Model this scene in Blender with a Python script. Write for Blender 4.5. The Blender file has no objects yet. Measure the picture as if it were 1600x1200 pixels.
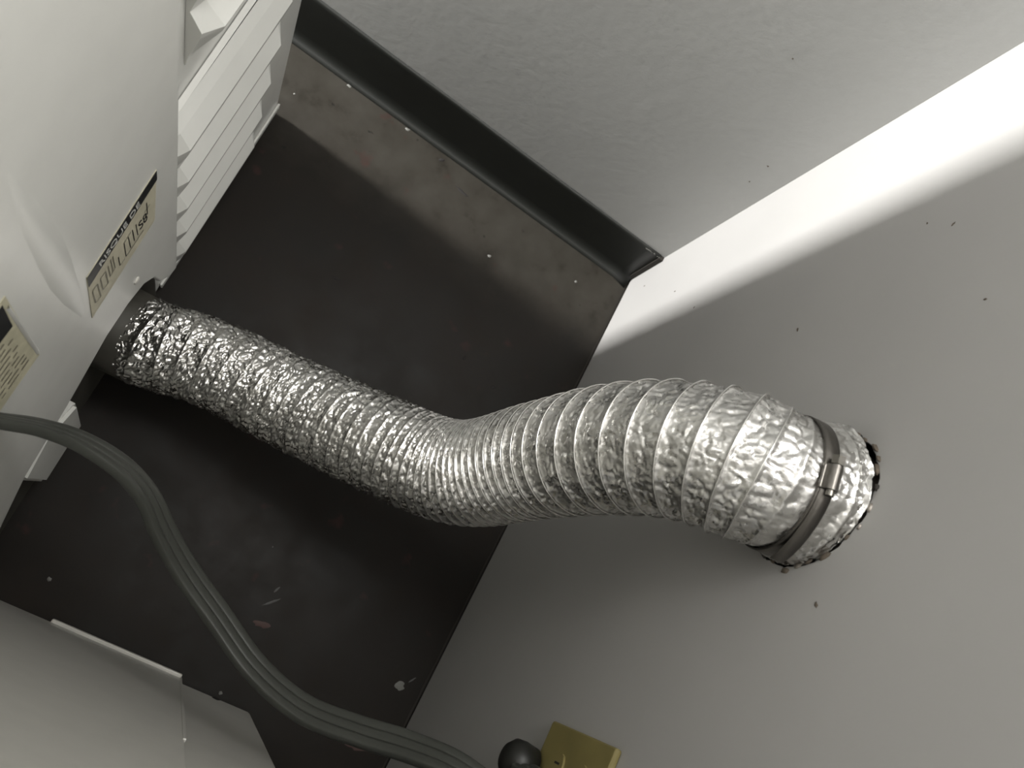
import bpy, bmesh, math, random
import numpy as np
from mathutils import Vector, Matrix, noise

PI = math.pi
C = bpy.context.scene.collection
sc = bpy.context.scene

# ------------------------------------------------------------------ camera
cam_d = bpy.data.cameras.new('camera')
cam = bpy.data.objects.new('camera', cam_d)
C.objects.link(cam)
cam_d.sensor_fit = 'HORIZONTAL'
cam_d.sensor_width = 36.0
cam_d.lens = 36.0 * 1250 / 1600
cam_d.clip_start = 0.01
Rm = Matrix(((0.81081481, -0.53833453, -0.2297287),
             (0.4425189, 0.82071847, -0.36138375),
             (0.38308794, 0.191356, 0.9036739)))
cam.matrix_world = Matrix.Translation((-0.36037549, -0.69213646, 1.06264726)) @ Rm.to_4x4()
cam_d.dof.use_dof = True
cam_d.dof.focus_distance = 0.76
cam_d.dof.aperture_fstop = 10.0
sc.camera = cam

# ------------------------------------------------------------------ world, lights, exposure
w = bpy.data.worlds.new('world')
sc.world = w
w.use_nodes = True
w.node_tree.nodes['Background'].inputs[0].default_value = (0.95, 1.0, 0.93, 1)
w.node_tree.nodes['Background'].inputs[1].default_value = 0.03
sc.view_settings.view_transform = 'Standard'
sc.view_settings.look = 'None'
sc.view_settings.gamma = 1.0
sc.view_settings.exposure = 0.2
sc.view_settings.use_curve_mapping = False


def area(name, loc, target, sx, sy, power, col=(1, 1, 1), spread=PI):
    l = bpy.data.lights.new(name, 'AREA')
    l.shape = 'RECTANGLE'
    l.size = sx
    l.size_y = sy
    l.energy = power
    l.color = col
    l.spread = spread
    o = bpy.data.objects.new(name, l)
    C.objects.link(o)
    o.location = loc
    d = Vector(target) - Vector(loc)
    o.rotation_euler = d.to_track_quat('-Z', 'Y').to_euler()
    return o


# daylight that comes down the gap between the dryer and the side wall
area('gap_daylight', (-2.3, -0.078, 1.08), (0, -0.12, 0.62), 0.15, 0.40, 120, (1.0, 0.99, 0.98))
# the room's ceiling light, over the front of the machines
area('ceiling_lamp', (-2.1, -0.6, 2.1), (0, -0.4, 0.8), 1.1, 1.0, 7, (1.0, 0.985, 0.96))
# unseen fill light, added overhead to brighten the dryer back and the walls
area('added_fill', (-0.15, -0.27, 1.55), (-0.20, -0.33, 0.0), 0.26, 0.30, 5.0, (1.0, 0.99, 0.965))

# ------------------------------------------------------------------ material helpers


class NT:
    def __init__(s, name):
        s.m = bpy.data.materials.new(name)
        s.m.use_nodes = True
        s.n = s.m.node_tree.nodes
        s.l = s.m.node_tree.links
        s.b = s.n['Principled BSDF']

    def add(s, t, **kw):
        n = s.n.new(t)
        for k, v in kw.items():
            if k in n.inputs:
                n.inputs[k].default_value = v
            else:
                setattr(n, k, v)
        return n

    def noise(s, scale, detail=4, rough=0.5, coord='Object', vec=None):
        if vec is None:
            tc = s.add('ShaderNodeTexCoord')
            vec = tc.outputs[coord]
        n = s.add('ShaderNodeTexNoise', Scale=scale, Detail=detail, Roughness=rough)
        s.l.new(vec, n.inputs['Vector'])
        return n

    def ramp(s, fac, stops):
        r = s.add('ShaderNodeValToRGB')
        e = r.color_ramp.elements
        while len(e) < len(stops):
            e.new(0.5)
        for i, (p, c) in enumerate(stops):
            e[i].position = p
            e[i].color = (*c, 1) if len(c) == 3 else c
        s.l.new(fac, r.inputs[0])
        return r

    def bump(s, h, strength, dist, chain=None):
        b = s.add('ShaderNodeBump', Strength=strength, Distance=dist)
        s.l.new(h, b.inputs['Height'])
        if chain:
            s.l.new(chain.outputs[0], b.inputs['Normal'])
        return b


def simple(name, col, rough=0.5, metal=0.0, var=0.06, scale=30, bump=0.0, bscale=200, spec=0.5, coat=0.0):
    t = NT(name)
    n = t.noise(scale)
    lo = tuple(c * (1 - var) for c in col)
    hi = tuple(min(1, c * (1 + var)) for c in col)
    r = t.ramp(n.outputs[0], [(0.3, lo), (0.7, hi)])
    t.l.new(r.outputs[0], t.b.inputs['Base Color'])
    t.b.inputs['Roughness'].default_value = rough
    t.b.inputs['Metallic'].default_value = metal
    t.b.inputs['Specular IOR Level'].default_value = spec
    t.b.inputs['Coat Weight'].default_value = coat
    if bump:
        n2 = t.noise(bscale, 3)
        b = t.bump(n2.outputs[0], bump, 0.001)
        t.l.new(b.outputs[0], t.b.inputs['Normal'])
    return t.m


def wall_material(name, col, bscale, bstr):
    t = NT(name)
    n = t.noise(4, 5)
    r = t.ramp(n.outputs[0], [(0.3, tuple(c * 0.96 for c in col)), (0.7, tuple(min(1, c * 1.03) for c in col))])
    # sparse dark specks of grime
    v = t.noise(70, 2)
    k = t.ramp(v.outputs[0], [(0.80, (0, 0, 0)), (0.84, (1, 1, 1))])
    mx = t.add('ShaderNodeMixRGB')
    t.l.new(k.outputs[0], mx.inputs[0])
    t.l.new(r.outputs[0], mx.inputs[1])
    mx.inputs[2].default_value = (0.2, 0.19, 0.17, 1)
    t.l.new(mx.outputs[0], t.b.inputs['Base Color'])
    t.b.inputs['Roughness'].default_value = 0.5
    a = t.noise(bscale, 3, 0.6)
    b = t.bump(a.outputs[0], bstr, 0.0015)
    c2 = t.noise(bscale * 0.22, 2, 0.5)
    rr = t.ramp(c2.outputs[0], [(0.55, (0, 0, 0)), (0.72, (1, 1, 1))])
    b2 = t.bump(rr.outputs[0], bstr * 0.6, 0.001, b)
    t.l.new(b2.outputs[0], t.b.inputs['Normal'])
    return t.m


def floor_material():
    t = NT('dark brown sheet floor')
    n = t.noise(7, 6, 0.6)
    r = t.ramp(n.outputs[0], [(0.3, (0.007, 0.006, 0.0042)), (0.55, (0.0115, 0.0088, 0.0062)), (0.75, (0.018, 0.0135, 0.0095))])
    # dusty, worn strip and grime toward the corner (position on the floor itself)
    tc = t.add('ShaderNodeTexCoord')
    sp = t.add('ShaderNodeSeparateXYZ')
    t.l.new(tc.outputs['Object'], sp.inputs[0])
    n2 = t.noise(14, 7, 0.65)
    a = t.add('ShaderNodeMath', operation='MULTIPLY_ADD')
    t.l.new(n2.outputs[0], a.inputs[0])
    a.inputs[1].default_value = 0.10
    t.l.new(sp.outputs['Y'], a.inputs[2])
    mr = t.add('ShaderNodeMapRange')
    t.l.new(a.outputs[0], mr.inputs['Value'])
    mr.inputs['From Min'].default_value = -0.13
    mr.inputs['From Max'].default_value = -0.03
    mr.inputs['To Max'].default_value = 0.8
    mx = t.add('ShaderNodeMixRGB')
    t.l.new(mr.outputs[0], mx.inputs[0])
    t.l.new(r.outputs[0], mx.inputs[1])
    n3 = t.noise(22, 5, 0.6)
    dust = t.ramp(n3.outputs[0], [(0.30, (0.018, 0.016, 0.012)), (0.42, (0.032, 0.029, 0.023)), (0.7, (0.042, 0.039, 0.032))])
    t.l.new(dust.outputs[0], mx.inputs[2])
    # reddish scuffs and dark pits
    n4 = t.noise(26, 3, 0.5)
    k = t.ramp(n4.outputs[0], [(0.66, (0, 0, 0)), (0.75, (0.6, 0.6, 0.6))])
    mx2 = t.add('ShaderNodeMixRGB')
    t.l.new(k.outputs[0], mx2.inputs[0])
    t.l.new(mx.outputs[0], mx2.inputs[1])
    mx2.inputs[2].default_value = (0.04, 0.017, 0.014, 1)
    n5 = t.noise(60, 2, 0.5)
    k2 = t.ramp(n5.outputs[0], [(0.72, (0, 0, 0)), (0.78, (1, 1, 1))])
    mx3 = t.add('ShaderNodeMixRGB')
    t.l.new(k2.outputs[0], mx3.inputs[0])
    t.l.new(mx2.outputs[0], mx3.inputs[1])
    mx3.inputs[2].default_value = (0.008, 0.007, 0.006, 1)
    t.l.new(mx3.outputs[0], t.b.inputs['Base Color'])
    rr = t.ramp(n2.outputs[0], [(0.3, (0.42, 0.42, 0.42)), (0.7, (0.62, 0.62, 0.62))])
    t.l.new(rr.outputs[0], t.b.inputs['Roughness'])
    t.b.inputs['Specular IOR Level'].default_value = 0.22
    nb = t.noise(120, 4)
    b = t.bump(nb.outputs[0], 0.15, 0.001)
    t.l.new(b.outputs[0], t.b.inputs['Normal'])
    return t.m


def foil_material():
    t = NT('crumpled aluminium foil')
    t.b.inputs['Metallic'].default_value = 1.0
    n0 = t.noise(35, 4)
    r = t.ramp(n0.outputs[0], [(0.3, (0.60, 0.59, 0.57)), (0.7, (0.78, 0.77, 0.75))])
    t.l.new(r.outputs[0], t.b.inputs['Base Color'])
    n = t.noise(60, 4)
    rr = t.ramp(n.outputs[0], [(0.3, (0.2, 0.2, 0.2)), (0.7, (0.36, 0.36, 0.36))])
    t.l.new(rr.outputs[0], t.b.inputs['Roughness'])
    tc = t.add('ShaderNodeTexCoord')
    v = t.add('ShaderNodeTexVoronoi', Scale=260.0)
    v.feature = 'F1'
    t.l.new(tc.outputs['Object'], v.inputs['Vector'])
    b = t.bump(v.outputs[0], 0.22, 0.0012)
    n9 = t.noise(700, 2)
    b = t.bump(n9.outputs[0], 0.12, 0.0006, b)
    t.l.new(b.outputs[0], t.b.inputs['Normal'])
    return t.m


M = {
    'wall_right': wall_material('warm grey painted wall', (0.385, 0.378, 0.364), 130, 0.08),
    'wall_back': wall_material('orange peel grey painted wall', (0.42, 0.422, 0.41), 90, 0.16),
    'floor': floor_material(),
    'rubber': simple('black rubber cove base', (0.009, 0.010, 0.008), 0.5, bump=0.15, bscale=60),
    'enamel': simple('white dryer enamel', (0.70, 0.70, 0.665), 0.24, var=0.02, spec=0.5),
    'enamel_grey': simple('pale grey washer enamel', (0.52, 0.51, 0.47), 0.32, var=0.03, spec=0.5),
    'seam': simple('light folded edge', (0.62, 0.60, 0.55), 0.4),
    'foil': foil_material(),
    'wire': simple('bright spring wire', (0.85, 0.84, 0.82), 0.22, 1.0),
    'clamp': simple('dull steel clamp', (0.16, 0.15, 0.137), 0.38, 1.0, bump=0.2),
    'screw': simple('dark steel screw', (0.2, 0.19, 0.17), 0.35, 1.0),
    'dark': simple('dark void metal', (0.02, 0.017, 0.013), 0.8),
    'pipe': simple('dull galvanized pipe', (0.32, 0.29, 0.26), 0.5, 0.7, var=0.3),
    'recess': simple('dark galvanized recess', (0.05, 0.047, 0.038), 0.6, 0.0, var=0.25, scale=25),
    'brown': simple('dirty caulk', (0.10, 0.08, 0.06), 0.85, var=0.4, scale=90),
    'cord': simple('grey vinyl cord', (0.042, 0.044, 0.038), 0.45, spec=0.35),
    'cord_groove': simple('dark cord groove', (0.012, 0.012, 0.016), 0.6),
    'plug': simple('black rubber plug', (0.014, 0.014, 0.012), 0.45),
    'ivory': simple('aged yellow plastic', (0.21, 0.175, 0.065), 0.5, var=0.12, scale=25),
    'paper': simple('yellowed label paper', (0.50, 0.47, 0.36), 0.55, var=0.08, scale=40),
    'paper_dirty': simple('grubby label paper', (0.48, 0.455, 0.33), 0.6, var=0.15, scale=60),
    'ink': simple('black print', (0.010, 0.011, 0.012), 0.4),
    'white_print': simple('white print', (0.55, 0.55, 0.52), 0.5),
    'grey_print': simple('grey line print', (0.20, 0.185, 0.14), 0.5),
    'paint': simple('white paint spatter', (0.17, 0.17, 0.155), 0.6),
    'pink': simple('pinkish paint smear', (0.075, 0.043, 0.038), 0.7),
    'grey_smear': simple('grey dried smear', (0.10, 0.10, 0.095), 0.7),
    'pit': simple('dark scab of dirt', (0.010, 0.008, 0.007), 0.8),
    'ceil': simple('off white ceiling', (0.7, 0.69, 0.66), 0.8),
}

# ------------------------------------------------------------------ object helpers


def link(name, me, mat=None, parent=None, smooth=False):
    o = bpy.data.objects.new(name, me)
    C.objects.link(o)
    if mat is not None:
        me.materials.append(M[mat])
    if smooth:
        for p in me.polygons:
            p.use_smooth = True
    if parent is not None:
        o.parent = parent
    return o


def from_bm(name, bm, mat, parent=None, smooth=False):
    me = bpy.data.meshes.new(name)
    bmesh.ops.recalc_face_normals(bm, faces=bm.faces[:])
    bm.to_mesh(me)
    bm.free()
    return link(name, me, mat, parent, smooth)


def box_bm(bm, lo, hi, bev=0.0, seg=2):
    b2 = bmesh.new()
    bmesh.ops.create_cube(b2, size=1.0)
    for v in b2.verts:
        v.co = Vector([lo[i] + (v.co[i] + 0.5) * (hi[i] - lo[i]) for i in range(3)])
    if bev > 0:
        bmesh.ops.bevel(b2, geom=b2.edges[:], offset=bev, segments=seg, affect='EDGES', profile=0.6)
    me = bpy.data.meshes.new('tmp')
    b2.to_mesh(me)
    b2.free()
    bm.from_mesh(me)
    bpy.data.meshes.remove(me)


def box(name, lo, hi, mat, parent=None, bev=0.0, seg=2):
    bm = bmesh.new()
    box_bm(bm, lo, hi, bev, seg)
    return from_bm(name, bm, mat, parent)


def struct(o, label=None):
    o['kind'] = 'structure'
    if label:
        o['label'] = label
    return o


def tag(o, label, cat, group=None):
    o['label'] = label
    o['category'] = cat
    if group:
        o['group'] = group
    return o


def empty(name, loc, rz=0.0):
    o = bpy.data.objects.new(name, None)
    C.objects.link(o)
    o.location = loc
    o.rotation_euler = (0, 0, rz)
    o.empty_display_size = 0.05
    return o


def prism(name, pts, axis_lo, axis_hi, mat, parent=None, plane='YZ', bev=0.0, smooth=False):
    """extrude a polygon given in (a, b) along the remaining axis"""
    bm = bmesh.new()

    def mk(t):
        r = []
        for a, b in pts:
            co = {'YZ': (t, a, b), 'XZ': (a, t, b), 'XY': (a, b, t)}[plane]
            r.append(bm.verts.new(co))
        return r
    A, B = mk(axis_lo), mk(axis_hi)
    n = len(pts)
    bm.faces.new(A)
    bm.faces.new(B[::-1])
    for i in range(n):
        bm.faces.new((A[i], A[(i + 1) % n], B[(i + 1) % n], B[i]))
    if bev > 0:
        bmesh.ops.bevel(bm, geom=bm.edges[:], offset=bev, segments=2, affect='EDGES')
    return from_bm(name, bm, mat, parent, smooth)


# ------------------------------------------------------------------ the setting
HY, HZ, HR = -0.45, 0.60, 0.0565          # vent hole in wall_right

# floor
floor = struct(box('floor', (-3.2, -2.6, -0.05), (0.1, 0.1, 0.0), 'floor'), 'dark brown worn sheet floor behind the dryer')


def wall_with_hole():
    bm = bmesh.new()
    n = 64
    y0, y1, z0, z1 = -2.6, 0.0, 0.0065, 2.4
    th = 0.018
    random.seed(5)
    rads = [HR + 0.0035 * noise.noise(Vector((math.cos(2 * PI * i / n) * 2.2, math.sin(2 * PI * i / n) * 2.2, 3.1)))
            + 0.0012 * random.uniform(-1, 1) for i in range(n)]

    def ring(x, rr):
        return [bm.verts.new((x, HY + rr[i] * math.cos(2 * PI * i / n), HZ + rr[i] * math.sin(2 * PI * i / n))) for i in range(n)]

    def sq(x, q):
        out = []
        for i in range(n):
            a = 2 * PI * i / n
            c, s = math.cos(a), math.sin(a)
            k = q / max(abs(c), abs(s))
            out.append(bm.verts.new((x, HY + c * k, HZ + s * k)))
        return out
    front = ring(0, rads)
    back = ring(th, rads)
    s = sq(0, 0.12)
    for i in range(n):
        j = (i + 1) % n
        bm.faces.new((front[i], front[j], back[j], back[i]))
        bm.faces.new((front[i], front[j], s[j], s[i]))
    # frame around the small square up to the wall's bounds
    cs = {}
    for i, v in enumerate(s):
        cs[i] = v
    corners = [i for i in range(n) if abs(abs(s[i].co.y - HY) - 0.12) < 1e-6 and abs(abs(s[i].co.z - HZ) - 0.12) < 1e-6]
    # corners at 45, 135, 225, 315 degrees -> i = n/8 ...
    c8 = [n // 8, 3 * n // 8, 5 * n // 8, 7 * n // 8]
    out = [bm.verts.new((0, y, z)) for y, z in ((y1, z1), (y0, z1), (y0, z0), (y1, z0))]
    for k in range(4):
        a, b = c8[k], c8[(k + 1) % 4]
        idx = []
        i = a
        while True:
            idx.append(s[i % n])
            if i % n == b:
                break
            i += 1
        bm.faces.new([out[k]] + idx + [out[(k + 1) % 4]])
    bo = [bm.verts.new((th, v.co.y, v.co.z)) for v in out]
    for k in range(4):
        bm.faces.new((out[k], out[(k + 1) % 4], bo[(k + 1) % 4], bo[k]))
    return from_bm('wall_right', bm, 'wall_right')


wr = struct(wall_with_hole(), 'pale grey painted wall with the round vent hole')
backing = box('wall_cavity', (0.13, -2.6, -0.02), (0.15, 0.1, 2.4), 'dark', wr)
caulk = box('floor_gap_shadow', (0.0185, -2.6, -0.001), (0.03, 0.0, 0.02), 'dark', wr)  # dark box standing in for the shade in the gap under the wall

wb = struct(box('wall_back', (-3.2, 0.0, -0.02), (0.15, 0.06, 2.4), 'wall_back'), 'orange peel textured grey wall above the black rubber base')
struct(box('wall_left', (-3.26, -2.6, -0.02), (-3.2, 0.06, 2.4), 'wall_back'))
struct(box('wall_front', (-3.26, -2.66, -0.02), (0.15, -2.6, 2.4), 'wall_back'))
struct(box('ceiling', (-3.26, -2.66, 2.4), (0.15, 0.06, 2.45), 'ceil'))

# black rubber cove base along wall_back: profile in (y, z)
prof = [(0.0, 0.0), (-0.017, 0.0), (-0.0172, 0.0012), (-0.012, 0.003), (-0.0082, 0.0065), (-0.0058, 0.012), (-0.005, 0.02),
        (-0.0048, 0.06), (-0.0046, 0.094), (-0.0042, 0.0985), (-0.0028, 0.1002), (0.0, 0.1005)]


def cove():
    bm = bmesh.new()
    n = 70
    rows = []
    x0, x1 = -2.9, -0.0035
    for i in range(n + 1):
        t = (i / n) ** 0.6
        x = x0 + (x1 - x0) * t
        wob = 0.0012 * noise.noise(Vector((x * 7, 0, 0)))
        endc = max(0, (x + 0.02) / 0.02)
        rows.append([bm.verts.new((x - (0.004 * endc if z > 0.05 else 0), y * (1 + (0.35 * endc if z < 0.02 else 0)) - (wob if z > 0.02 else 0), z + (0.0008 * noise.noise(Vector((x * 12, 5, z * 3))) if z > 0.03 else 0))) for y, z in prof])
    for a, b in zip(rows, rows[1:]):
        for k in range(len(prof) - 1):
            bm.faces.new((a[k], a[k + 1], b[k + 1], b[k]))
    bm.faces.new(rows[0])
    bm.faces.new(rows[-1][::-1])
    o = from_bm('baseboard_back', bm, 'rubber', None, True)
    return o


bb = struct(cove(), 'black rubber cove base glued to the textured wall')

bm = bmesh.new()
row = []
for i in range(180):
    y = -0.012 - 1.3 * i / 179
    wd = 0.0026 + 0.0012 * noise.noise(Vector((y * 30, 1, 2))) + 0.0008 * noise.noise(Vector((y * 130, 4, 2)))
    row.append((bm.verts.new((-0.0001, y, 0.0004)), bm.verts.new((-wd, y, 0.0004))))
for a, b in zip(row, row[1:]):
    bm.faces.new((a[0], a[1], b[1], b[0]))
from_bm('edge_gap_shade', bm, 'dark', floor)  # black ribbon laid on the floor as the shaded gap at its cut edge
box('torn_end_gap', (-0.0075, -0.0068, 0.0002), (-0.0003, -0.0002, 0.0995), 'dark', bb)


def splat(name, x, y, r, mat, parent, z=0.0002, h=0.0012, seed=0, sx=1.0, sy=1.0, rot=0.0, n=14, normal='Z', wx=0.0):
    """a small irregular dried drop or scab"""
    rnd = random.Random(seed)
    bm = bmesh.new()
    c = bm.verts.new((0, 0, h))
    ring = []
    mid = []
    for i in range(n):
        a = 2 * PI * i / n
        rr = r * (0.72 + 0.5 * rnd.random())
        px, py = rr * math.cos(a) * sx, rr * math.sin(a) * sy
        px, py = px * math.cos(rot) - py * math.sin(rot), px * math.sin(rot) + py * math.cos(rot)
        ring.append(bm.verts.new((px, py, 0)))
        mid.append(bm.verts.new((px * 0.7, py * 0.7, h * (0.7 + 0.3 * rnd.random()))))
    for i in range(n):
        j = (i + 1) % n
        bm.faces.new((c, mid[i], mid[j]))
        bm.faces.new((mid[i], ring[i], ring[j], mid[j]))
    o = from_bm(name, bm, mat, parent, True)
    if normal == 'Z':
        o.location = (x, y, z)
    elif normal == 'X':
        o.rotation_euler = (0, -PI / 2, 0)
        o.location = (wx, x, y)
    elif normal == 'Y':
        o.rotation_euler = (PI / 2, 0, 0)
        o.location = (x, wx, y)
    return o


sd = 0
for (x, y, r, m, sx, sy, rot, nm) in [
    (-0.215, -0.115, 0.0032, 'paint', 1, 0.7, 0.4, 'paint_speck'), (-0.031, -0.703, 0.0062, 'paint', 1, 1, 0, 'paint_speck'),
    (-0.458, -0.778, 0.0024, 'paint', 1, 1, 0, 'paint_speck'), (-0.519, -0.018, 0.0030, 'paint', 1.2, .8, 0, 'paint_speck'),
    (-0.417, -0.020, 0.0026, 'paint', 1.6, .8, 0.3, 'paint_speck'), (-0.225, -0.803, 0.0022, 'paint', 1, 1, 0, 'paint_speck'),
    (-0.571, -0.082, 0.0016, 'paint', 1, 1, 0, 'paint_speck'), (-0.263, -0.63, 0.0010, 'paint', 1, 1, 0, 'paint_speck'),
    (-0.113, -0.288, 0.0045, 'pit', 1, .6, 0.8, 'dirt_scab'), (-0.382, -0.281, 0.0038, 'pit', 1.6, .6, 0.2, 'dirt_scab'),
    (-0.351, -0.028, 0.0036, 'pit', 1.3, .8, 0.5, 'dirt_scab'), (-0.171, -0.275, 0.0040, 'pit', 1.2, .5, 1.5, 'dirt_scab'),
    (-0.300, -0.052, 0.0050, 'pit', 2.6, .45, -0.1, 'dirt_scab'),
    (-0.228, -0.687, 0.0070, 'grey_smear', 1.7, .22, 0.8, 'dried_smear'), (-0.231, -0.672, 0.003, 'grey_smear', 1.5, .4, 1.2, 'dried_smear'),
    (-0.224, -0.715, 0.0095, 'pink', 1.2, .45, 0.2, 'pink_smear'), (-0.043, -0.787, 0.0100, 'pink', 1.6, .5, 0.3, 'pink_smear'),
    (-0.036, -0.785, 0.0035, 'paint', 1, .8, 0, 'paint_speck'),
    (-0.020, -0.690, 0.0040, 'grey_smear', 1.5, .3, 1.0, 'dried_smear'),
    (-0.078, -0.064, 0.0022, 'paint', 1, 1, 0, 'paint_speck'),
]:
    sd += 1
    splat(nm, x, y, r, m, floor, 0.0001, 0.0006, sd, sx, sy, rot)
for (y, z, r) in [(-0.533, 0.637, 0.0016), (-0.1, 0.192, 0.0011), (-0.155, 0.270, 0.0010), (-0.263, 0.50, 0.0016),
                  (-0.045, 0.075, 0.0011), (-0.205, 0.649, 0.0013), (-0.19, 0.62, 0.0009), (-0.30, 0.70, 0.0012)]:
    sd += 1
    splat('wall_speck', y, z, r, 'brown', wr, h=0.0005, seed=sd, sx=1.6, sy=.8, rot=sd, normal='X', wx=-0.0001)
for (x, z, r) in [(-0.034, 0.368, 0.0012), (-0.03, 0.33, 0.0009), (-0.12, 0.5, 0.001)]:
    sd += 1
    splat('wall_speck', x, z, r, 'brown', wb, h=0.0005, seed=sd, normal='Y', wx=-0.0001)
rnd = random.Random(9)
for i in range(12):   # white paint drips on the top edge of the cove base by the corner
    x = -0.006 - 0.03 * rnd.random() ** 1.4
    splat('paint_speck', x, 0.0975 + 0.002 * rnd.random(), 0.0009 + 0.0008 * rnd.random(), 'paint', bb, h=0.0005, seed=50 + i, normal='Y', wx=-0.0047)

# ------------------------------------------------------------------ clothes dryer (own frame: x out of the back, y along the back, z up)
RZ = math.radians(4.1957)
dr = empty('clothes_dryer', (-0.57357238, -0.12760591, 0.0), RZ)
tag(dr, 'white enamel clothes dryer, its ribbed back facing the foil duct', 'dryer')
W0, W1 = -0.668, 0.006
H = 0.915
cab = box('cabinet', (-0.66, W0, 0.016), (-0.0012, W1, H), 'enamel', dr, 0.004)
for fx in (-0.62, -0.05):
    for fy in (W0 + 0.05, W1 - 0.05):
        bm = bmesh.new()
        bmesh.ops.create_cone(bm, cap_ends=True, segments=20, radius1=0.018, radius2=0.014, depth=0.02)
        o = from_bm('foot', bm, 'plug', dr)
        o.location = (fx, fy, 0.010)


def rib_panel(name, zt, zb, uR, uL, pitch, amp0, amp, parent):
    """sawtooth pressed ribs: profile in (off, z), ends cut on a slant"""
    bm = bmesh.new()
    pr = []
    z = zt
    pr.append((0.0, zt + 0.012))
    pr.append((amp0, zt))
    while z - pitch > zb - 0.001:
        pr.append((amp0 + amp, z - pitch * 0.30))
        pr.append((amp0 + amp * 0.92, z - pitch * 0.42))
        z -= pitch
        pr.append((amp0, z))
    pr.append((0.0, zb - 0.002))
    rows = []
    nseg = [0.0, 0.012, 0.02]
    for (u, k) in ((uR, 0.0), (uR - 0.010, 1.0), (uL + 0.016, 1.0), (uL, 0.0)):
        rows.append([bm.verts.new((o_ * (0.55 if k == 0 else 1.0) if k == 0 else o_, u + (0.008 * math.sin(zz * 2 * PI / pitch) if u > -0.15 else 0) + 0.10 * (zz - 0.2) * (1 if u > -0.15 else 0), zz)) for (o_, zz) in pr])
    for a, b in zip(rows, rows[1:]):
        for i in range(len(pr) - 1):
            bm.faces.new((a[i], a[i + 1], b[i + 1], b[i]))
    # close the ends down to the base sheet
    for r in (rows[0], rows[-1]):
        base = [bm.verts.new((-0.001, v.co.y, v.co.z)) for v in r]
        for i in range(len(pr) - 1):
            bm.faces.new((r[i], r[i + 1], base[i + 1], base[i]))
    return from_bm(name, bm, 'enamel', parent)


rp = rib_panel('ribbed_panel', 0.385, 0.062, -0.085, -0.288, 0.0645, 0.0075, 0.0095, dr)
rp2 = rib_panel('ribbed_panel', 0.80, 0.458, -0.095, -0.252, 0.055, 0.004, 0.017, dr)
# shallow rim pressed round the lower ribs
bm = bmesh.new()
for a, b in (((-0.292, 0.395), (-0.275, 0.412)), ((-0.275, 0.412), (-0.08, 0.418))):
    dx, dz = b[0] - a[0], b[1] - a[1]
    L = math.hypot(dx, dz)
    nx, nz = -dz / L * 0.0035, dx / L * 0.0035
    pts = [(-0.0005, a[0] - nx, a[1] - nz), (0.004, a[0], a[1]), (-0.0005, a[0] + nx, a[1] + nz)]
    q = [(-0.0005, b[0] - nx, b[1] - nz), (0.004, b[0], b[1]), (-0.0005, b[0] + nx, b[1] + nz)]
    va = [bm.verts.new(p) for p in pts]
    vb = [bm.verts.new(p) for p in q]
    bm.faces.new((va[0], va[1], vb[1], vb[0]))
    bm.faces.new((va[1], va[2], vb[2], vb[1]))
from_bm('pressed_rim', bm, 'enamel', dr)

# big smooth access panel standing proud of the back, cut away round the exhaust
PO = 0.025
pol = [(-0.306, 0.150), (-0.322, 0.156), (-0.340, 0.185), (-0.350, 0.225), (-0.369, 0.252), (-0.395, 0.262), (-0.430, 0.262), (-0.498, 0.236),
       (-0.570, 0.217), (-0.612, 0.185), (-0.632, 0.168), (-0.662, 0.168), (-0.662, 0.88), (-0.306, 0.88)]
ap = prism('access_panel', pol, 0.0, PO, 'enamel', dr, 'YZ')
bv = ap.modifiers.new('bevel', 'BEVEL')
bv.width = 0.003
bv.segments = 3
bv.limit_method = 'ANGLE'
bv.angle_limit = 0.6
# a shallow pressed fold that runs down the panel to the sticker
bm = bmesh.new()
path = [(-0.458, 0.67), (-0.456, 0.60), (-0.453, 0.545), (-0.452, 0.50), (-0.450, 0.45), (-0.447, 0.38)]
rows = []
for i, (uu, zz) in enumerate(path):
    wv = [0.002, 0.010, 0.013, 0.013, 0.010, 0.004][i]
    k = [0, 0.4, 0.6, 0.6, 0.5, 0.0][i]
    rows.append([bm.verts.new((PO - 0.0002, uu - wv, zz)), bm.verts.new((PO + 0.0022 * k - 0.0001, uu - wv * 0.45, zz)),
                 bm.verts.new((PO + 0.0022 * k - 0.0001, uu + wv * 0.45, zz)), bm.verts.new((PO - 0.0002, uu + wv, zz))])
for a, b in zip(rows, rows[1:]):
    for i in range(3):
        bm.faces.new((a[i], a[i + 1], b[i + 1], b[i]))
from_bm('pressed_fold', bm, 'enamel', dr, True)
# raised bottom bracket left of the exhaust
brk = prism('bottom_bracket', [(-0.486, 0.165), (-0.494, 0.078), (-0.566, 0.074), (-0.574, 0.178), (-0.530, 0.200)], 0.0, 0.020, 'enamel', dr, 'YZ', 0.0035)
# foot flange strip along the bottom edge, right of the exhaust
box('bottom_flange', (-0.001, -0.300, 0.016), (0.0022, W1 - 0.002, 0.027), 'enamel', dr, 0.0008, 1)
# dark recess behind the exhaust cut-out
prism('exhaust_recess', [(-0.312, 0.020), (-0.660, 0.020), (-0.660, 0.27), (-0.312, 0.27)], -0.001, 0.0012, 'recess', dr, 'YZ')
for (uu, zz) in ((-0.378, 0.292), (-0.640, 0.250), (-0.640, 0.70), (-0.33, 0.80)):
    bm = bmesh.new()
    bmesh.ops.create_uvsphere(bm, u_segments=16, v_segments=8, radius=0.0042)
    for v in bm.verts:
        v.co.x *= 0.45
    o = from_bm('screw', bm, 'seam', dr, True)
    o.location = (PO, uu, zz)
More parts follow.
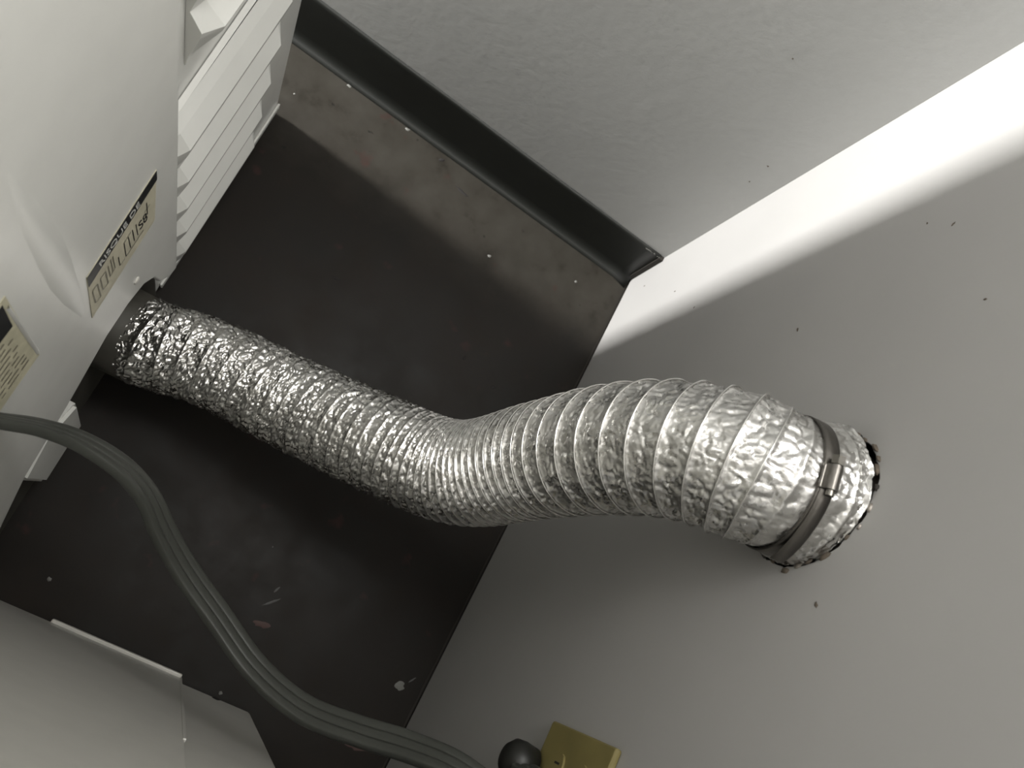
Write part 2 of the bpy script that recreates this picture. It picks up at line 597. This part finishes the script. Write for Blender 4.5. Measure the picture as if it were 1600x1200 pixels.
# exhaust spigot
EU, EZ = -0.392, 0.128
bm = bmesh.new()
n = 48
for x in ((-0.0008, 0.0485), (0.036, 0.0485), (0.036, 0.0465), (-0.0008, 0.0465)):
    for i in range(n):
        bm.verts.new((x[0], EU + x[1] * math.cos(2 * PI * i / n), EZ + x[1] * math.sin(2 * PI * i / n)))
bm.verts.ensure_lookup_table()
for k in range(3):
    for i in range(n):
        j = (i + 1) % n
        bm.faces.new((bm.verts[k * n + i], bm.verts[k * n + j], bm.verts[(k + 1) * n + j], bm.verts[(k + 1) * n + i]))
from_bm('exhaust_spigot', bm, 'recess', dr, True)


# stickers
def sticker(name, corners, mat, lift=0.0006):
    """corners (u,z): bottom-left, bottom-right, top-right, top-left on the access panel"""
    bm = bmesh.new()
    f = [bm.verts.new((PO + lift, u_, z_)) for u_, z_ in corners]
    b = [bm.verts.new((PO + 0.0001, u_, z_)) for u_, z_ in corners]
    bm.faces.new(f)
    for i in range(4):
        j = (i + 1) % 4
        bm.faces.new((f[i], f[j], b[j], b[i]))
    return from_bm(name, bm, mat, dr)


def quad_on(name, us, zs, mat, parent, x):
    bm = bmesh.new()
    f = [bm.verts.new((x, us[i], zs[i])) for i in range(4)]
    b = [bm.verts.new((x - 0.0002, us[i], zs[i])) for i in range(4)]
    bm.faces.new(f)
    for i in range(4):
        j = (i + 1) % 4
        bm.faces.new((f[i], f[j], b[j], b[i]))
    return from_bm(name, bm, mat, parent)


L0 = (-0.437, -0.345)      # u range
Z0, Z1 = 0.357, 0.452
s1 = sticker('warning_label', [(L0[0] - 0.003, Z0), (L0[1], Z0 + 0.012), (L0[1] + 0.006, Z1 + 0.004), (L0[0] + 0.004, Z1 - 0.008)], 'paper')
s1['label'] = 'yellowed wiring diagram sticker with black title bar'
quad_on('title_bar', (L0[0] + 0.003, L0[1] + 0.0055, L0[1] + 0.0055, L0[0] + 0.004), (Z1 - 0.028, Z1 - 0.012, Z1 + 0.0035, Z1 - 0.0085), 'ink', s1, PO + 0.0009)


def text(name, s, size, loc, mat, parent, rot=0.0, xs=1.0):
    cu = bpy.data.curves.new(name, 'FONT')
    cu.body = s
    cu.size = size
    cu.extrude = 0.00008
    cu.align_x = 'CENTER'
    cu.align_y = 'CENTER'
    tmp = bpy.data.objects.new('tmp', cu)
    C.objects.link(tmp)
    dg = bpy.context.evaluated_depsgraph_get()
    me = bpy.data.meshes.new_from_object(tmp.evaluated_get(dg))
    bpy.data.objects.remove(tmp)
    # text x -> panel u, text y -> panel z, text z -> out
    mat4 = Matrix(((0, 0, 1, loc[0]), (1, 0, 0, loc[1]), (0, 1, 0, loc[2]), (0, 0, 0, 1)))
    me.transform(mat4 @ Matrix.Rotation(rot, 4, 'Z') @ Matrix.Diagonal((xs, 1, 1, 1)))
    o = link(name, me, mat, parent)
    return o


text('title_text', 'RISQUE DE', 0.0135, (PO + 0.0012, -0.3915, Z1 - 0.0125), 'white_print', s1, 0.15, 0.85)


def strokes(name, segs, wd, mat, parent, x):
    bm = bmesh.new()
    for (a, b, c, d) in segs:
        L = math.hypot(c - a, d - b) or 1
        nu, nz = -(d - b) / L * wd / 2, (c - a) / L * wd / 2
        vs = [bm.verts.new((x, p, q)) for p, q in ((a + nu, b + nz), (a - nu, b - nz), (c - nu, d - nz), (c + nu, d + nz))]
        bm.faces.new(vs)
    return from_bm(name, bm, mat, parent)


cx, cz = -0.378, 0.398
strokes('diagram_lines', [(cx - .019, cz + .004, cx - .019, cz - .016), (cx - .019, cz - .016, cx - .012, cz - .017), (cx - .010, cz + .014, cx - .010, cz - .016), (cx - .010, cz - .016, cx + .016, cz - .014),
                          (cx - .010, cz + .014, cx, cz + .017), (cx - .004, cz + .014, cx - .003, cz - .012), (cx + .002, cz + .016, cx + .003, cz - .010), (cx + .007, cz + .017, cx + .008, cz - .008),
                          (cx + .023, cz + .028, cx + .023, cz + .005), (cx + .019, cz + .016, cx + .027, cz + .017)], 0.0010, 'ink', s1, PO + 0.0009)
text('diagram_symbol', 'S8', 0.024, (PO + 0.0009, cx + .0165, cz + .003), 'ink', s1, 0.1, 0.55)
dx = -0.422
strokes('diagram_lines', [(dx - .010, cz + .010, dx - .010, cz - .020), (dx - .010, cz - .020, dx - .003, cz - .022), (dx - .003, cz - .022, dx - .003, cz + .010), (dx - .010, cz + .010, dx - .003, cz + .010),
                          (dx + .001, cz + .012, dx + .001, cz - .015), (dx + .001, cz - .015, dx + .008, cz - .017), (dx + .008, cz - .017, dx + .008, cz + .012), (dx + .001, cz + .012, dx + .008, cz + .012),
                          (dx + .012, cz + .014, dx + .012, cz - .010), (dx + .016, cz + .020, dx + .016, cz - .008), (dx + .019, cz + .020, dx + .019, cz - .008), (dx + .012, cz - .010, dx + .020, cz - .007)], 0.0013, 'grey_print', s1, PO + 0.0009)

s2 = sticker('notice_label', [(-0.60, 0.432), (-0.494, 0.430), (-0.492, 0.565), (-0.60, 0.565)], 'paper_dirty')
s2['label'] = 'grubby yellowed notice sticker with black heading'
quad_on('heading_block', (-0.598, -0.4985, -0.4965, -0.598), (0.530, 0.522, 0.560, 0.560), 'ink', s2, PO + 0.0009)
seg = []
rnd = random.Random(3)
for r_ in range(9):
    zz = 0.515 - r_ * 0.0085
    u_ = -0.592
    while u_ < -0.507:
        l_ = rnd.uniform(0.004, 0.013)
        seg.append((u_, zz, min(u_ + l_, -0.503), zz))
        u_ += l_ + 0.003
strokes('printed_lines', seg, 0.0022, 'grey_print', s2, PO + 0.0009)
# curled, raised edge of the notice sticker
bm = bmesh.new()
rows = []
for i in range(9):
    zz = 0.436 + i * 0.0143
    ln = math.sin(PI * (i + .5) / 9) * 0.0012 + 0.0006
    rows.append([bm.verts.new((PO + 0.0002, -0.4965, zz)), bm.verts.new((PO + 0.001 + ln, -0.4945, zz)), bm.verts.new((PO + 0.0002, -0.4925, zz))])
for a, b in zip(rows, rows[1:]):
    bm.faces.new((a[0], a[1], b[1], b[0]))
    bm.faces.new((a[1], a[2], b[2], b[1]))
from_bm('curled_edge', bm, 'white_print', s2, True)

# ------------------------------------------------------------------ washer beside it
ws = empty('washing_machine', (-0.30, -0.8095, 0.0), math.radians(3.0))
tag(ws, 'pale grey metal washing machine side panel at lower left, below the grey cord', 'washing machine')
WY = 0.0
box('cabinet', (-0.58, -0.62, 0.004), (0.117, WY - 0.004, 0.90), 'enamel_grey', ws, 0.004)
# side skin in front of the cabinet, ends at a folded seam
box('side_skin', (-0.575, WY - 0.0035, 0.008), (0.025, WY + 0.0012, 0.88), 'enamel_grey', ws, 0.0012)
box('folded_lip', (-0.13, WY - 0.001, 0.002), (0.0255, WY + 0.0052, 0.0095), 'seam', ws, 0.002)
box('seam_bead', (0.0235, WY - 0.001, 0.009), (0.0265, WY + 0.0022, 0.35), 'enamel_grey', ws, 0.001)
splat('rust_chip', 0.072, 0.012, 0.006, 'pit', ws, h=0.0012, seed=7, normal='Y', wx=-0.0042).rotation_euler = (-PI / 2, 0, 0)

# ------------------------------------------------------------------ foil duct
A_ = Vector((-0.57357238, -0.12760591, 0))
nn = Vector((0.99732001, 0.07316284, 0))
uu_ = Vector((-0.07316284, 0.99732001, 0))
Rmn = np.array(Rm)
Cam = np.array((-0.36037549, -0.69213646, 1.06264726))
S0 = A_ + uu_ * EU + Vector((0, 0, EZ))
ctrl = [S0 + nn * 0.030 + Vector((0, 0, 0.002)), S0 + nn * 0.050 + Vector((0, 0, 0.0068))]
# surveyed centre line of the hose in metres
ctrl += [Vector(p) for p in ((-0.4590, -0.5055, 0.1440), (-0.3505, -0.4995, 0.1750), (-0.2540, -0.5020, 0.2360), (-0.1745, -0.4995, 0.2990),
                             (-0.1310, -0.4705, 0.3970), (-0.1141, -0.4604, 0.4700), (-0.0989, -0.4563, 0.5240), (-0.0814, -0.4547, 0.5610), (-0.0582, -0.4545, 0.5855),
                             (-0.0330, -0.4555, 0.6000), (-0.0020, -0.4500, 0.6000))]
crad = [0.0490, 0.0490, 0.0490, 0.0510, 0.0520, 0.0518, 0.0525, 0.0530, 0.0525, 0.0525, 0.0540, 0.0512, 0.0560]
P = np.array([list(p) for p in ctrl])
seg_l = np.linalg.norm(np.diff(P, axis=0), axis=1)
T = np.concatenate([[0], np.cumsum(seg_l)])


def spline(Tk, V, t):
    """natural-ish cubic Hermite through the knots"""
    V = np.asarray(V, float)
    m = np.zeros_like(V)
    h = np.diff(Tk)
    d = np.diff(V, axis=0) / (h[:, None] if V.ndim > 1 else h)
    m[0], m[-1] = d[0], d[-1]
    for i in range(1, len(Tk) - 1):
        m[i] = (d[i - 1] * h[i] + d[i] * h[i - 1]) / (h[i] + h[i - 1])
    i = np.clip(np.searchsorted(Tk, t, side='right') - 1, 0, len(Tk) - 2)
    x = (t - Tk[i]) / h[i]
    hh = h[i]
    if V.ndim > 1:
        x = x[:, None]
        hh = hh[:, None]
    return ((2 * x**3 - 3 * x**2 + 1) * V[i] + (x**3 - 2 * x**2 + x) * hh * m[i] + (-2 * x**3 + 3 * x**2) * V[i + 1] + (x**3 - x**2) * hh * m[i + 1])


def frames(Q):
    tg = np.gradient(Q, axis=0)
    tg /= np.linalg.norm(tg, axis=1)[:, None]
    N = np.zeros_like(Q)
    v = np.array((0, 1.0, 0))
    v -= tg[0] * (v @ tg[0])
    N[0] = v / np.linalg.norm(v)
    for i in range(1, len(Q)):
        v = N[i - 1] - tg[i] * (N[i - 1] @ tg[i])
        N[i] = v / np.linalg.norm(v)
    return tg, N, np.cross(tg, N)


NS, NA = 1150, 250
tt = np.linspace(0, T[-1], NS)
Q = spline(T, P, tt)
ker = np.hanning(61)
ker /= ker.sum()
Qp = np.vstack([np.repeat(Q[:1], 30, 0) - (Q[1] - Q[0]) * np.arange(30, 0, -1)[:, None], Q, np.repeat(Q[-1:], 30, 0) + (Q[-1] - Q[-2]) * np.arange(1, 31)[:, None]])
Q = np.stack([np.convolve(Qp[:, k], ker, 'valid') for k in range(3)], 1)
arc = np.concatenate([[0], np.cumsum(np.linalg.norm(np.diff(Q, axis=0), axis=1))])
LEN = arc[-1]
TG, NN_, BB = frames(Q)
Rr = spline(T, np.array(crad), tt)
s_ = arc / LEN
# pitch of the spiral along the hose: bunched in the middle, stretched before the wall
pit = np.interp(s_, np.linspace(0, 1, 26), [0.023, 0.023, 0.023, 0.023, 0.023, 0.0225, 0.0205, 0.019, 0.018, 0.0160, 0.0125, 0.0102, 0.0099, 0.0098, 0.0092, 0.011, 0.0134, 0.0183, 0.0208, 0.0239, 0.0235, 0.0222, 0.0180, 0.0172, 0.0100, 0.0120])
phase = np.concatenate([[0], np.cumsum(np.diff(arc) / ((pit[1:] + pit[:-1]) / 2))])
# the helix as a person standing over it would count it: steady turns along the side that faces up and out
to = Cam[None] - Q
af = np.unwrap(np.arctan2((to * BB).sum(1), (to * NN_).sum(1)))
af[:int(NS * 0.3)] = af[int(NS * 0.3)]
af = np.convolve(np.pad(af, 40, 'edge'), np.hanning(81) / np.hanning(81).sum(), 'valid')
phase = phase - (af - af[0]) / (2 * PI)
phase = np.maximum.accumulate(phase + np.arange(NS) * 1e-6)
crk = np.interp(s_, [0, 0.28, 0.45, 0.6, 0.85, 1.0], [0.0042, 0.0038, 0.0022, 0.0020, 0.0024, 0.0022])   # crumple depth
sag = np.interp(s_, [0, 0.3, 0.5, 0.7, 0.9, 1.0], [0.0026, 0.0018, 0.0016, 0.0022, 0.0018, 0.0008])
rdg = np.interp(s_, [0, 0.32, 0.5, 1.0], [0.0002, 0.0003, 0.0009, 0.0009])
CLS = 1 - 0.0265 / LEN                                       # where the clamp squeezes the foil
th = np.linspace(0, 2 * PI, NA, endpoint=False)


def phase_frac(i, a):
    return (phase[i] + a / (2 * PI)) % 1.0


vn = noise.voronoi
nz = noise.noise
co = np.zeros((NS, NA, 3))
ca, sa = np.cos(th), np.sin(th)
for i in range(NS):
    R = Rr[i]
    fr = (phase[i] + th / (2 * PI)) % 1.0
    d = np.minimum(fr, 1 - fr)
    prof_ = -sag[i] * (np.sin(PI * fr) ** 0.7)
    ridge = rdg[i] * np.exp(-(d * pit[i] / 0.0012) ** 2)
    env = crk[i] * (0.35 + 0.65 * np.sin(PI * fr))
    cr = np.empty(NA)
    a3 = arc[i]
    for j in range(NA):
        x, y = R * ca[j], R * sa[j]
        p = Vector((x * 140, y * 140, a3 * 140))
        q = nz(p * 0.5)
        pw = Vector((p.x + 1.2 * q, p.y - 0.9 * q, p.z + q)) * 0.85
        f, cp = vn(pw)
        c0 = cp[0]
        # every facet of the foil is a small plane with its own tilt
        h1 = math.sin(c0.x * 127.1 + c0.y * 311.7 + c0.z * 74.7) * 43758.5453
        h2 = math.sin(c0.x * 269.5 + c0.y * 183.3 + c0.z * 246.1) * 43758.5453
        h1 = (h1 - math.floor(h1)) * 2 - 1
        h2 = (h2 - math.floor(h2)) * 2 - 1
        dv = pw - c0
        tilt = h1 * dv.z + h2 * (dv.y * ca[j] - dv.x * sa[j])
        e = nz(p * 1.9)
        cr[j] = min(0.45, (f[1] - f[0]) * 1.1) - 0.15 + tilt * 0.85 + (0.3 - abs(e)) * 0.7
    r = R + prof_ + ridge + env * cr
    # squeeze under the clamp
    kc = math.exp(-((arc[i] - CLS * LEN) / 0.0065) ** 2)
    r = r * (1 - kc) + kc * (0.0503 + 0.15 * (r - R))
    if arc[i] > LEN - 0.012:         # ragged flare against the wall
        k = (arc[i] - (LEN - 0.012)) / 0.012
        r = r + k * 0.0022 * np.array([nz(Vector((math.cos(t_) * 3, math.sin(t_) * 3, 7.7))) for t_ in th])
    co[i] = Q[i] + r[:, None] * (ca[:, None] * NN_[i] + sa[:, None] * BB[i])
# ragged last edge
for j in range(NA):
    k = 0.004 * nz(Vector((ca[j] * 5, sa[j] * 5, 1.0))) + 0.002 * nz(Vector((ca[j] * 14, sa[j] * 14, 3.0))) - 0.0025
    for b in range(12):
        co[NS - 1 - b, j] += TG[-1] * k * (1 - b / 12)
co[:, :, 0] = np.minimum(co[:, :, 0], -0.0006)
verts = co.reshape(-1, 3)
ii, jj = np.meshgrid(np.arange(NS - 1), np.arange(NA), indexing='ij')
j2 = (jj + 1) % NA
faces = np.stack([ii * NA + jj, ii * NA + j2, (ii + 1) * NA + j2, (ii + 1) * NA + jj], -1).reshape(-1, 4)

duct = empty('vent_duct', tuple(S0))
tag(duct, 'crinkled silver foil dryer vent hose running from dryer to the wall hole', 'vent duct')
dl = Matrix.Translation(-S0)


def mesh_np(name, v, f, mat, parent, smooth=True, off=S0):
    me = bpy.data.meshes.new(name)
    v = np.asarray(v) - np.array(off)
    me.vertices.add(len(v))
    me.vertices.foreach_set('co', v.astype(np.float32).ravel())
    me.loops.add(f.size)
    me.loops.foreach_set('vertex_index', f.astype(np.int32).ravel())
    me.polygons.add(len(f))
    me.polygons.foreach_set('loop_start', np.arange(0, f.size, f.shape[1], dtype=np.int32))
    me.update(calc_edges=True)
    me.validate()
    if smooth:
        me.polygons.foreach_set('use_smooth', np.ones(len(f), dtype=bool))
    return link(name, me, mat, parent)


mesh_np('foil_hose', verts, faces[:, ::-1], 'foil', duct)


def tube_np(name, path, rad, mat, parent, na=8, off=S0, flat=None):
    t, n_, b_ = frames(path)
    a = np.linspace(0, 2 * PI, na, endpoint=False)
    v = (path[:, None, :] + rad * (np.cos(a)[None, :, None] * n_[:, None, :] + np.sin(a)[None, :, None] * b_[:, None, :])).reshape(-1, 3)
    i_, j_ = np.meshgrid(np.arange(len(path) - 1), np.arange(na), indexing='ij')
    k_ = (j_ + 1) % na
    f = np.stack([i_ * na + j_, i_ * na + k_, (i_ + 1) * na + k_, (i_ + 1) * na + j_], -1).reshape(-1, 4)
    return mesh_np(name, v, f, mat, parent, True, off)


# the spring wire: visible on the stretched part of the hose
i0 = int(NS * 0.36)
i1 = int(NS * 0.945)
pts = []
tot = phase[i1] - phase[i0]
nst = int(tot * 64)
for k in range(nst):
    ph = phase[i0] + tot * k / nst
    a = -2 * PI * ph      # phase + a/2pi = integer
    fi = np.interp(ph, phase, np.arange(NS))
    lo = int(fi)
    fr = fi - lo
    hi = min(lo + 1, NS - 1)
    q = Q[lo] * (1 - fr) + Q[hi] * fr
    n1 = NN_[lo] * (1 - fr) + NN_[hi] * fr
    b1 = BB[lo] * (1 - fr) + BB[hi] * fr
    R = np.interp(fi, np.arange(NS), Rr)
    kk = min(1.0, k / 1200)
    pts.append(q + (R - 0.0016 + 0.0033 * kk) * (math.cos(a) * n1 + math.sin(a) * b1))
tube_np('wire_coil', np.array(pts), 0.00075, 'wire', duct, 6)

# worm-drive clamp round the wall end
ic = int(np.searchsorted(arc, CLS * LEN))
cc = Q[ic]
ct = TG[ic]
cn = NN_[ic]
cb = BB[ic]
clamp_parts = []


def ringband(name, r0, r1, hw, mat, parent, c, t, n_, b_, na=120):
    v = []
    a = np.linspace(0, 2 * PI, na, endpoint=False)
    e = 0.0004
    for (x, r) in ((-hw, r0), (-hw, r1 - e), (-hw + e, r1), (hw - e, r1), (hw, r1 - e), (hw, r0)):
        v.append(c + x * t + r * (np.cos(a)[:, None] * n_ + np.sin(a)[:, None] * b_))
    v = np.vstack(v)
    f = []
    for k in range(6):
        for i in range(na):
            j = (i + 1) % na
            f.append((k * na + i, k * na + j, ((k + 1) % 6) * na + j, ((k + 1) % 6) * na + i))
    return mesh_np(name, v, np.array(f), mat, parent)


band = ringband('hose_clamp', 0.0508, 0.0524, 0.0058, 'clamp', duct, cc, ct, cn, cb)
band['label'] = 'dull steel worm drive clamp'
# screw housing where the band faces up toward the camera
best = None
for a in np.linspace(0, 2 * PI, 720):
    d = math.cos(a) * cn + math.sin(a) * cb
    p = cc + 0.055 * d
    X = Rmn.T @ (p - Cam)
    px = 800 + 1250 * X[0] / -X[2]
    py = 600 - 1250 * X[1] / -X[2]
    q = (px - 1292)**2 + (py - 745)**2
    vis = d @ (Cam - p)
    if vis > 0 and (best is None or q < best[0]):
        best = (q, a)
a = best[1]
dr_ = math.cos(a) * cn + math.sin(a) * cb
tn_ = -math.sin(a) * cn + math.cos(a) * cb
bas = Matrix((tuple(tn_), tuple(ct), tuple(dr_))).transposed().to_4x4()
bas.translation = Vector(cc + 0.0524 * dr_) - S0


def place(o):
    o.data.transform(bas)
    return o


bm = bmesh.new()
box_bm(bm, (-0.0085, -0.0068, -0.0005), (0.0085, 0.0068, 0.0020), 0.0008)
n = 20
for s in (-1,):
    vs = []
    for x in (-0.0085, 0.0085):
        vs.append([bm.verts.new((x, 0.0058 * math.cos(PI * i / n), 0.0012 + 0.0075 * math.sin(PI * i / n))) for i in range(n + 1)])
    for i in range(n):
        bm.faces.new((vs[0][i], vs[0][i + 1], vs[1][i + 1], vs[1][i]))
    bm.faces.new(vs[0])
    bm.faces.new(vs[1][::-1])
place(from_bm('screw_housing', bm, 'clamp', band))
bm = bmesh.new()
bmesh.ops.create_cone(bm, cap_ends=True, segments=6, radius1=0.0046, radius2=0.0046, depth=0.006,
                      matrix=Matrix.Translation((-0.0125, 0, 0.0042)) @ Matrix.Rotation(PI / 2, 4, 'Y'))
bmesh.ops.create_cone(bm, cap_ends=True, segments=16, radius1=0.0030, radius2=0.0030, depth=0.025,
                      matrix=Matrix.Translation((0.0, 0, 0.0042)) @ Matrix.Rotation(PI / 2, 4, 'Y'))
place(from_bm('clamp_screw', bm, 'screw', band))
# free tail of the band, springing off the ring
tail = []
for k in range(40):
    a2 = a + (0.12 + 0.03 * k) * (1 if True else -1)
    rr = 0.0530 + 0.00005 * k + 0.0045 * max(0, (k - 18) / 21) ** 1.5
    tail.append((a2, rr))
v = []
for (a2, rr) in tail:
    for (x, e) in ((-0.005, 0), (0.005, 0), (0.005, 0.0007), (-0.005, 0.0007)):
        v.append(cc + x * ct + (rr + e) * (math.cos(a2) * cn + math.sin(a2) * cb))
f = []
for k in range(39):
    for m_ in range(4):
        f.append((k * 4 + m_, k * 4 + (m_ + 1) % 4, (k + 1) * 4 + (m_ + 1) % 4, (k + 1) * 4 + m_))
mesh_np('band_tail', np.array(v), np.array(f), 'clamp', band, False)

# dull vent pipe in the hole and its crumbling caulk (part of the wall)
pipe = []
na = 64
bm = bmesh.new()
for (x, r) in ((-0.004, 0.0478), (0.12, 0.0478), (0.12, 0.0468), (-0.004, 0.0468)):
    for i in range(na):
        bm.verts.new((x, HY + r * math.cos(2 * PI * i / na), HZ + r * math.sin(2 * PI * i / na)))
bm.verts.ensure_lookup_table()
for k in range(3):
    for i in range(na):
        j = (i + 1) % na
        bm.faces.new((bm.verts[k * na + i], bm.verts[k * na + j], bm.verts[(k + 1) * na + j], bm.verts[(k + 1) * na + i]))
from_bm('vent_pipe', bm, 'pipe', wr, True)
rnd = random.Random(11)
for i in range(26):
    a = 2 * PI * (i + rnd.random() * .7) / 26
    rr = HR + rnd.uniform(-0.0015, 0.0028)
    splat('caulk_crumb', HY + rr * math.cos(a), HZ + rr * math.sin(a), rnd.uniform(0.0016, 0.0036), rnd.choice(['brown', 'dark', 'pipe', 'brown']), wr,
          h=rnd.uniform(0.001, 0.0028), seed=100 + i, sx=1.5, sy=0.7, rot=-a, normal='X', wx=-0.0001, n=9)

# ------------------------------------------------------------------ flat grey dryer cord
cpts = np.array([(-0.5248, -0.6877, 0.5025), (-0.5141, -0.6794, 0.4754), (-0.5004, -0.6709, 0.4491), (-0.4841, -0.6615, 0.4238), (-0.4579, -0.6545, 0.4000), (-0.4275, -0.6555, 0.3852), (-0.4008, -0.6644, 0.3663), (-0.3763, -0.6809, 0.3493), (-0.3441, -0.6993, 0.3336), (-0.3019, -0.7184, 0.3256), (-0.2519, -0.7406, 0.3294), (-0.2065, -0.7496, 0.3485), (-0.1621, -0.7434, 0.3788), (-0.1272, -0.7347, 0.4078), (-0.0937, -0.7301, 0.4402),
                 (-0.0688, -0.7338, 0.4561), (-0.0416, -0.7379, 0.4559), (-0.0231, -0.7277, 0.4481), (-0.0198, -0.7135, 0.4270), (-0.0240, -0.7100, 0.3950)])


def cord(name, pts, width, thick, label):
    seg_l = np.linalg.norm(np.diff(pts, axis=0), axis=1)
    Tk = np.concatenate([[0], np.cumsum(seg_l)])
    t = np.linspace(0, Tk[-1], 420)
    q = spline(Tk, pts, t)
    kk = np.hanning(17)
    kk /= kk.sum()
    qq = np.vstack([np.repeat(q[:1], 8, 0), q, np.repeat(q[-1:], 8, 0)])
    q = np.stack([np.convolve(qq[:, k], kk, 'valid') for k in range(3)], 1)
    tg = np.gradient(q, axis=0)
    tg /= np.linalg.norm(tg, axis=1)[:, None]
    # the wide face leans toward the space above; it twists slowly
    up = np.array((0.15, 0.35, 1.0))
    up /= np.linalg.norm(up)
    nrm = up[None] - tg * (tg @ up)[:, None]
    nrm /= np.linalg.norm(nrm, axis=1)[:, None]
    side = np.cross(tg, nrm)
    roll = np.interp(np.linspace(0, 1, len(q)), [0, 0.12, 0.25, 0.4, 1.0], [-1.05, -0.9, -0.55, -0.35, -0.3])[:, None]
    nrm, side = nrm * np.cos(roll) + side * np.sin(roll), side * np.cos(roll) - nrm * np.sin(roll)
    # cross section: three lobes
    rl = width / 6
    sec = []
    m = 12
    for lobe in (-1, 0, 1):
        for i in range(m + 1):
            a = PI - PI * i / m
            x = lobe * rl * 2 + rl * math.cos(a)
            y = thick / 2 * (0.45 + 0.55 * math.sin(a) ** 0.6) if 0 < i < m else thick / 2 * 0.45
            if (lobe == -1 and i == 0) or (lobe == 1 and i == m):
                y = 0.0
            sec.append((x, y))
    sec = sec + [(x, -y) for x, y in sec[::-1][1:-1]]
    ns = len(sec)
    v = []
    for k in range(len(q)):
        for (x, y) in sec:
            v.append(q[k] + side[k] * x + nrm[k] * y)
    f = []
    for k in range(len(q) - 1):
        for i in range(ns):
            j = (i + 1) % ns
            f.append((k * ns + i, k * ns + j, (k + 1) * ns + j, (k + 1) * ns + i))
    base = q[0]
    root = empty(name, tuple(base))
    tag(root, label, 'power cord')
    mesh_np('cord_jacket', v, np.array(f), 'cord', root, True, base)
    # the two webs between conductors
    for sgn in (-1, 1):
        vv = []
        for k in range(len(q)):
            for (x, y) in ((-0.0009, 0.29), (0.0009, 0.29), (0.0009, 0.245), (-0.0009, 0.245)):
                vv.append(q[k] + side[k] * (sgn * rl + x) + nrm[k] * (y * thick))
        ff = []
        for k in range(len(q) - 1):
            for i in range(4):
                j = (i + 1) % 4
                ff.append((k * 4 + i, k * 4 + j, (k + 1) * 4 + j, (k + 1) * 4 + i))
        mesh_np('jacket_groove', vv, np.array(ff), 'cord_groove', root, False, base)
    return root


cd = cord('dryer_cord', cpts, 0.0255, 0.0085, 'flat grey three-conductor dryer cord looping across the dark floor')
# black plug on the cord's end
bm = bmesh.new()
prof_r = [(0.0, 0.0), (0.0, 0.017), (0.012, 0.018), (0.020, 0.017), (0.026, 0.011), (0.028, 0.0)]
n = 32
prev = None
for (h_, r_) in prof_r:
    if r_ == 0.0:
        ring = [bm.verts.new((-h_, 0, 0))]
    else:
        ring = [bm.verts.new((-h_, r_ * math.cos(2 * PI * i / n), r_ * math.sin(2 * PI * i / n))) for i in range(n)]
    if prev is not None:
        for i in range(n):
            j = (i + 1) % n
            if len(prev) == 1:
                bm.faces.new((prev[0], ring[i], ring[j]))
            elif len(ring) == 1:
                bm.faces.new((prev[i], prev[j], ring[0]))
            else:
                bm.faces.new((prev[i], prev[j], ring[j], ring[i]))
    prev = ring
pl = from_bm('plug', bm, 'plug', cd, True)
pl.location = Vector((-0.0095, -0.708, 0.378)) - Vector(cd.location)

# ------------------------------------------------------------------ yellow wall outlet
ot = empty('wall_outlet', (0.0, -0.700, 0.433))
tag(ot, 'aged yellow plastic wall outlet at the bottom edge beside the black plug', 'outlet')
box('cover_plate', (-0.0065, -0.036, -0.0565), (-0.0001, 0.036, 0.0565), 'ivory', ot, 0.0028, 3)
for s in (-1, 1):
    bm = bmesh.new()
    n = 28
    vs = []
    for x in (-0.0085, -0.006):
        vs.append([bm.verts.new((x, max(-0.0145, min(0.0145, 0.0172 * math.cos(2 * PI * i / n))), s * 0.0195 + 0.0142 * math.sin(2 * PI * i / n))) for i in range(n)])
    bm.faces.new(vs[0])
    for i in range(n):
        j = (i + 1) % n
        bm.faces.new((vs[0][i], vs[0][j], vs[1][j], vs[1][i]))
    rec = from_bm('receptacle', bm, 'ivory', ot)
    for dy in (-0.0062, 0.0062):
        box('slot', (-0.0088, dy - 0.0009, s * 0.0195 - 0.0005), (-0.0080, dy + 0.0009, s * 0.0195 + 0.0075), 'dark', rec)
bm = bmesh.new()
bmesh.ops.create_uvsphere(bm, u_segments=12, v_segments=8, radius=0.0035)
for v_ in bm.verts:
    v_.co.x *= 0.4
    v_.co.x -= 0.0066
from_bm('screw', bm, 'screw', ot, True)
